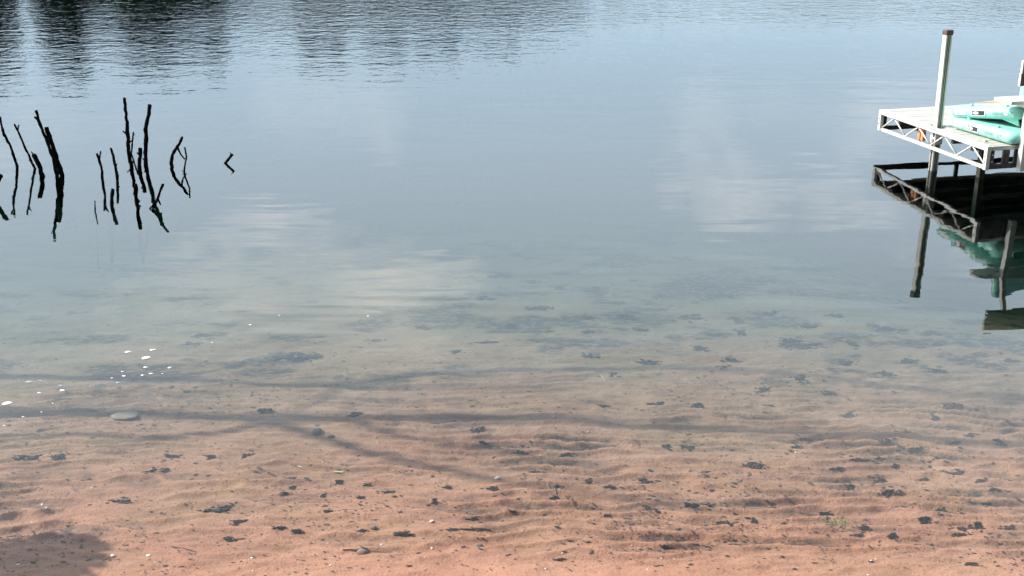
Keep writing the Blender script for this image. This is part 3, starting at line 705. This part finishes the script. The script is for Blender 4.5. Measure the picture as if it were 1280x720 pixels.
# white foam flecks floating on the surface
FOAM = mat('foam', (.86, .87, .86), .5, var=.04, scale=60)
def blob(name, c, ax, ay, hgt, m, seed, sink=.3):
    rnd = random.Random(seed); ns = 14; vs = []; k1 = rnd.uniform(0, 6.28)
    pr_ = [1+.14*math.sin(2*6.283*i/ns+k1)+rnd.uniform(-.08, .08) for i in range(ns)]
    for f, z in ((.75, -sink*hgt), (1, .2*hgt), (.8, .72*hgt), (.4, .96*hgt)):
        vs += [(ax*f*pr_[i]*math.cos(6.283*i/ns), ay*f*pr_[i]*math.sin(6.283*i/ns), z) for i in range(ns)]
    vs.append((0, 0, hgt)); mb = MB()
    fs = [(r*ns+i, r*ns+(i+1) % ns, (r+1)*ns+(i+1) % ns, (r+1)*ns+i) for r in range(3) for i in range(ns)]+[(3*ns+i, 3*ns+(i+1) % ns, 4*ns) for i in range(ns)]+[tuple(range(ns-1, -1, -1))]
    return mb.add(vs, fs).build(name, m, None, True, c)
for i, (px, py, w) in enumerate([(183, 447.5, 14), (191, 437.5, 9), (160, 440, 9), (182, 459, 6), (189, 467, 6), (178, 469, 5), (212, 459.5, 6), (203, 467, 3), (153, 464.5, 4), (155, 470, 6), (147, 478.5, 7),
                                (140, 472.5, 4), (36.5, 477.5, 10), (50, 476, 6), (58, 479, 3), (24, 475, 3), (76, 482, 7), (78, 488, 8), (49, 491, 5), (66, 504, 3), (9, 504.5, 15), (52, 515, 4), (29, 521, 4), (5, 532, 4),
                                (265, 428, 3), (313, 406, 4), (349, 394, 3), (460, 395, 4)]):
    c = at(px, py); wd_ = .85*w/F_PX*(c.y*math.cos(PITCH)+EYE*math.sin(PITCH))
    o = blob('foam_fleck', c, wd_/2, wd_*.36, wd_*.10, FOAM, i, .5)
    if i == 0: tag(o, 'largest oval white foam fleck floating in the tight group', 'foam', 'white foam flecks on the water')
    elif i == 20: tag(o, 'elongated white foam fleck floating apart over the wide shadow band', 'foam', 'white foam flecks on the water')
    else: tag(o, ('tiny' if w < 4.5 else 'small' if w < 7.5 else 'bigger')+' white foam fleck floating '+('in the tight group over the farther shadow band' if 130 < px < 220 else 'in the loose group between the two shadow bands' if px < 130 else 'alone on deeper calm water'), 'foam', 'white foam flecks on the water')

# pale shells and pebbles on the sand
SHELL = mat('pale_shell', (.80, .76, .70), .5, var=.1, scale=60); STONE = mat('brown_stone', (.22, .16, .13), .8, var=.3, scale=30); PALE = mat('pale_stone', (.30, .20, .15), .8, var=.15, scale=14)
for i, (px, py, w) in enumerate([(141, 695, 6), (186, 695, 6), (23, 706, 5), (53, 631, 4), (58, 635, 4), (40, 653, 3), (115, 610, 3), (404, 578, 2.5), (413, 707, 3), (511, 697.5, 2), (531, 697, 2), (540, 685.5, 3.5), (540, 652, 6), (477, 681, 3.5),
                                (315, 698, 4), (316, 714, 2.5), (622, 598, 7), (703, 692, 3), (682, 711, 3), (809, 712, 2.5), (827, 698, 2.5), (790, 682, 2), (843, 699, 2), (1089, 701, 3.5), (1095, 699, 2.5), (1085, 719, 3), (692, 521, 3), (675, 570, 2.5), (995, 566, 3), (194, 703, 2.5), (59, 713, 2.5), (735, 540, 2.5)]):
    c = on_bed(px, py); wd_ = w/F_PX*(c.y*math.cos(PITCH)+EYE*math.sin(PITCH)); c.z += .001
    tag(blob('shell_fragment', c, wd_*.5, wd_*.42, wd_*.3, SHELL, 50+i), ('tiny' if w < 3.2 else 'larger')+' pale shell fragment '+('in the corner shade by the shrub' if px < 90 and py > 670 else 'on bare sand close to the shore' if py > 660 else 'among the sand ripples and leaf litter' if py > 590 else 'near the shadow bands'), 'shell', 'shell fragments on the sand')
c = on_bed(157, 520); tag(blob('flat_stone', c, .10, .085, .014, PALE, 90), 'large flat pale stone lying in the wide shadow band', 'stone')
for i, (px, py, w, lb) in enumerate([(396, 541, 16, 'brown rounded stone near the crossing of the shadow bands'), (453, 692, 12, 'dark rounded pebble in the leaf litter close to the shore'), (598, 684, 10, 'grey-brown pebble half sunk in sand near the shore'),
                                     (414, 546, 8, 'small brown stone beside the larger rounded stone'), (467, 660, 7, 'small dark pebble sitting in a sand hollow')]):
    c = on_bed(px, py); wd_ = w/F_PX*9; tag(blob('pebble', c, wd_*.5, wd_*.42, wd_*.38, STONE, 95+i), lb, 'stone')
# yellow willow leaves, twigs, a tuft of weed
YEL = mat('yellow_leaf', (.62, .52, .22), .6, var=.12, scale=30)
for px, py, L, a, lb in ((374.5, 584.5, .045, -.5, 'short pale yellow leaf lying on the sand'), (423, 591, .088, -.08, 'long narrow yellow leaf lying flat on the sand')):
    c = on_bed(px, py); c.z += .008; mb = MB(); m = 8; vs = []
    for k in range(m+1):
        t = k/m; w_ = .16*L*math.sin(math.pi*min(.98, max(.02, t)))**.8
        x = L*(t-.5); vs += [(x*math.cos(a)+w_*.5*math.sin(a), x*math.sin(a)-w_*.5*math.cos(a), .001), (x*math.cos(a)-w_*.5*math.sin(a), x*math.sin(a)+w_*.5*math.cos(a), .004)]
    mb.add(vs, [(2*k, 2*k+2, 2*k+3, 2*k+1) for k in range(m)]); tag(mb.build('fallen_leaf', YEL, None, False, c), lb, 'leaf')
TWIG = mat('bleached_twig', (.40, .33, .26), .8, var=.2, scale=40); DTW = mat('dark_twig', (.07, .05, .04), .8, var=.3, scale=40)
for p0, p1, r, m_, lb in (((684, 605), (695, 618), .004, TWIG, 'pale bleached twig lying slantwise on the sand'), ((707, 621), (718, 633), .005, DTW, 'brown twig in line with the bleached twig'),
                          ((428, 688), (490, 691), .003, DTW, 'thin dark twig along the sand close to the shore'), ((215, 684), (246, 691), .003, DTW, 'thin straight dark twig at the edge of the corner shade'),
                          ((752, 470), (758, 477), .004, TWIG, 'tiny pale twig beside sunken leaves in deeper water')):
    a, b = on_bed(*p0), on_bed(*p1); k = 7; pts = []
    for j in range(k):
        q = a.lerp(b, j/(k-1)); q.z = float(bed_z(q.x, q.y))+.006; q.x += random.uniform(-.002, .002); pts.append(q-a)
    tag(MB().tube(pts, [r*(1-.4*j/k) for j in range(k)], 6, .15).build('twig', m_, None, False, a), lb, 'twig')
WEED = mat('green_weed', (.20, .19, .06), .7, var=.3, scale=40)
c = on_bed(1047, 655); mb = MB(); rnd = random.Random(8)
for k in range(46):
    x, y = rnd.gauss(0, .05), rnd.gauss(0, .045); t = rnd.uniform(0, 6.28); L = rnd.uniform(.02, .05); z = float(bed_z(c.x+x, c.y+y))-c.z
    mb.tube([(x, y, z), (x+L*.5*math.cos(t), y+L*.5*math.sin(t), z+.014), (x+L*math.cos(t), y+L*math.sin(t), z+.012)], [.003, .003, .001], 4)
tag(mb.build('weed_tuft', WEED, None, False, c), 'small yellow-green tuft of waterweed on the sand', 'weed')
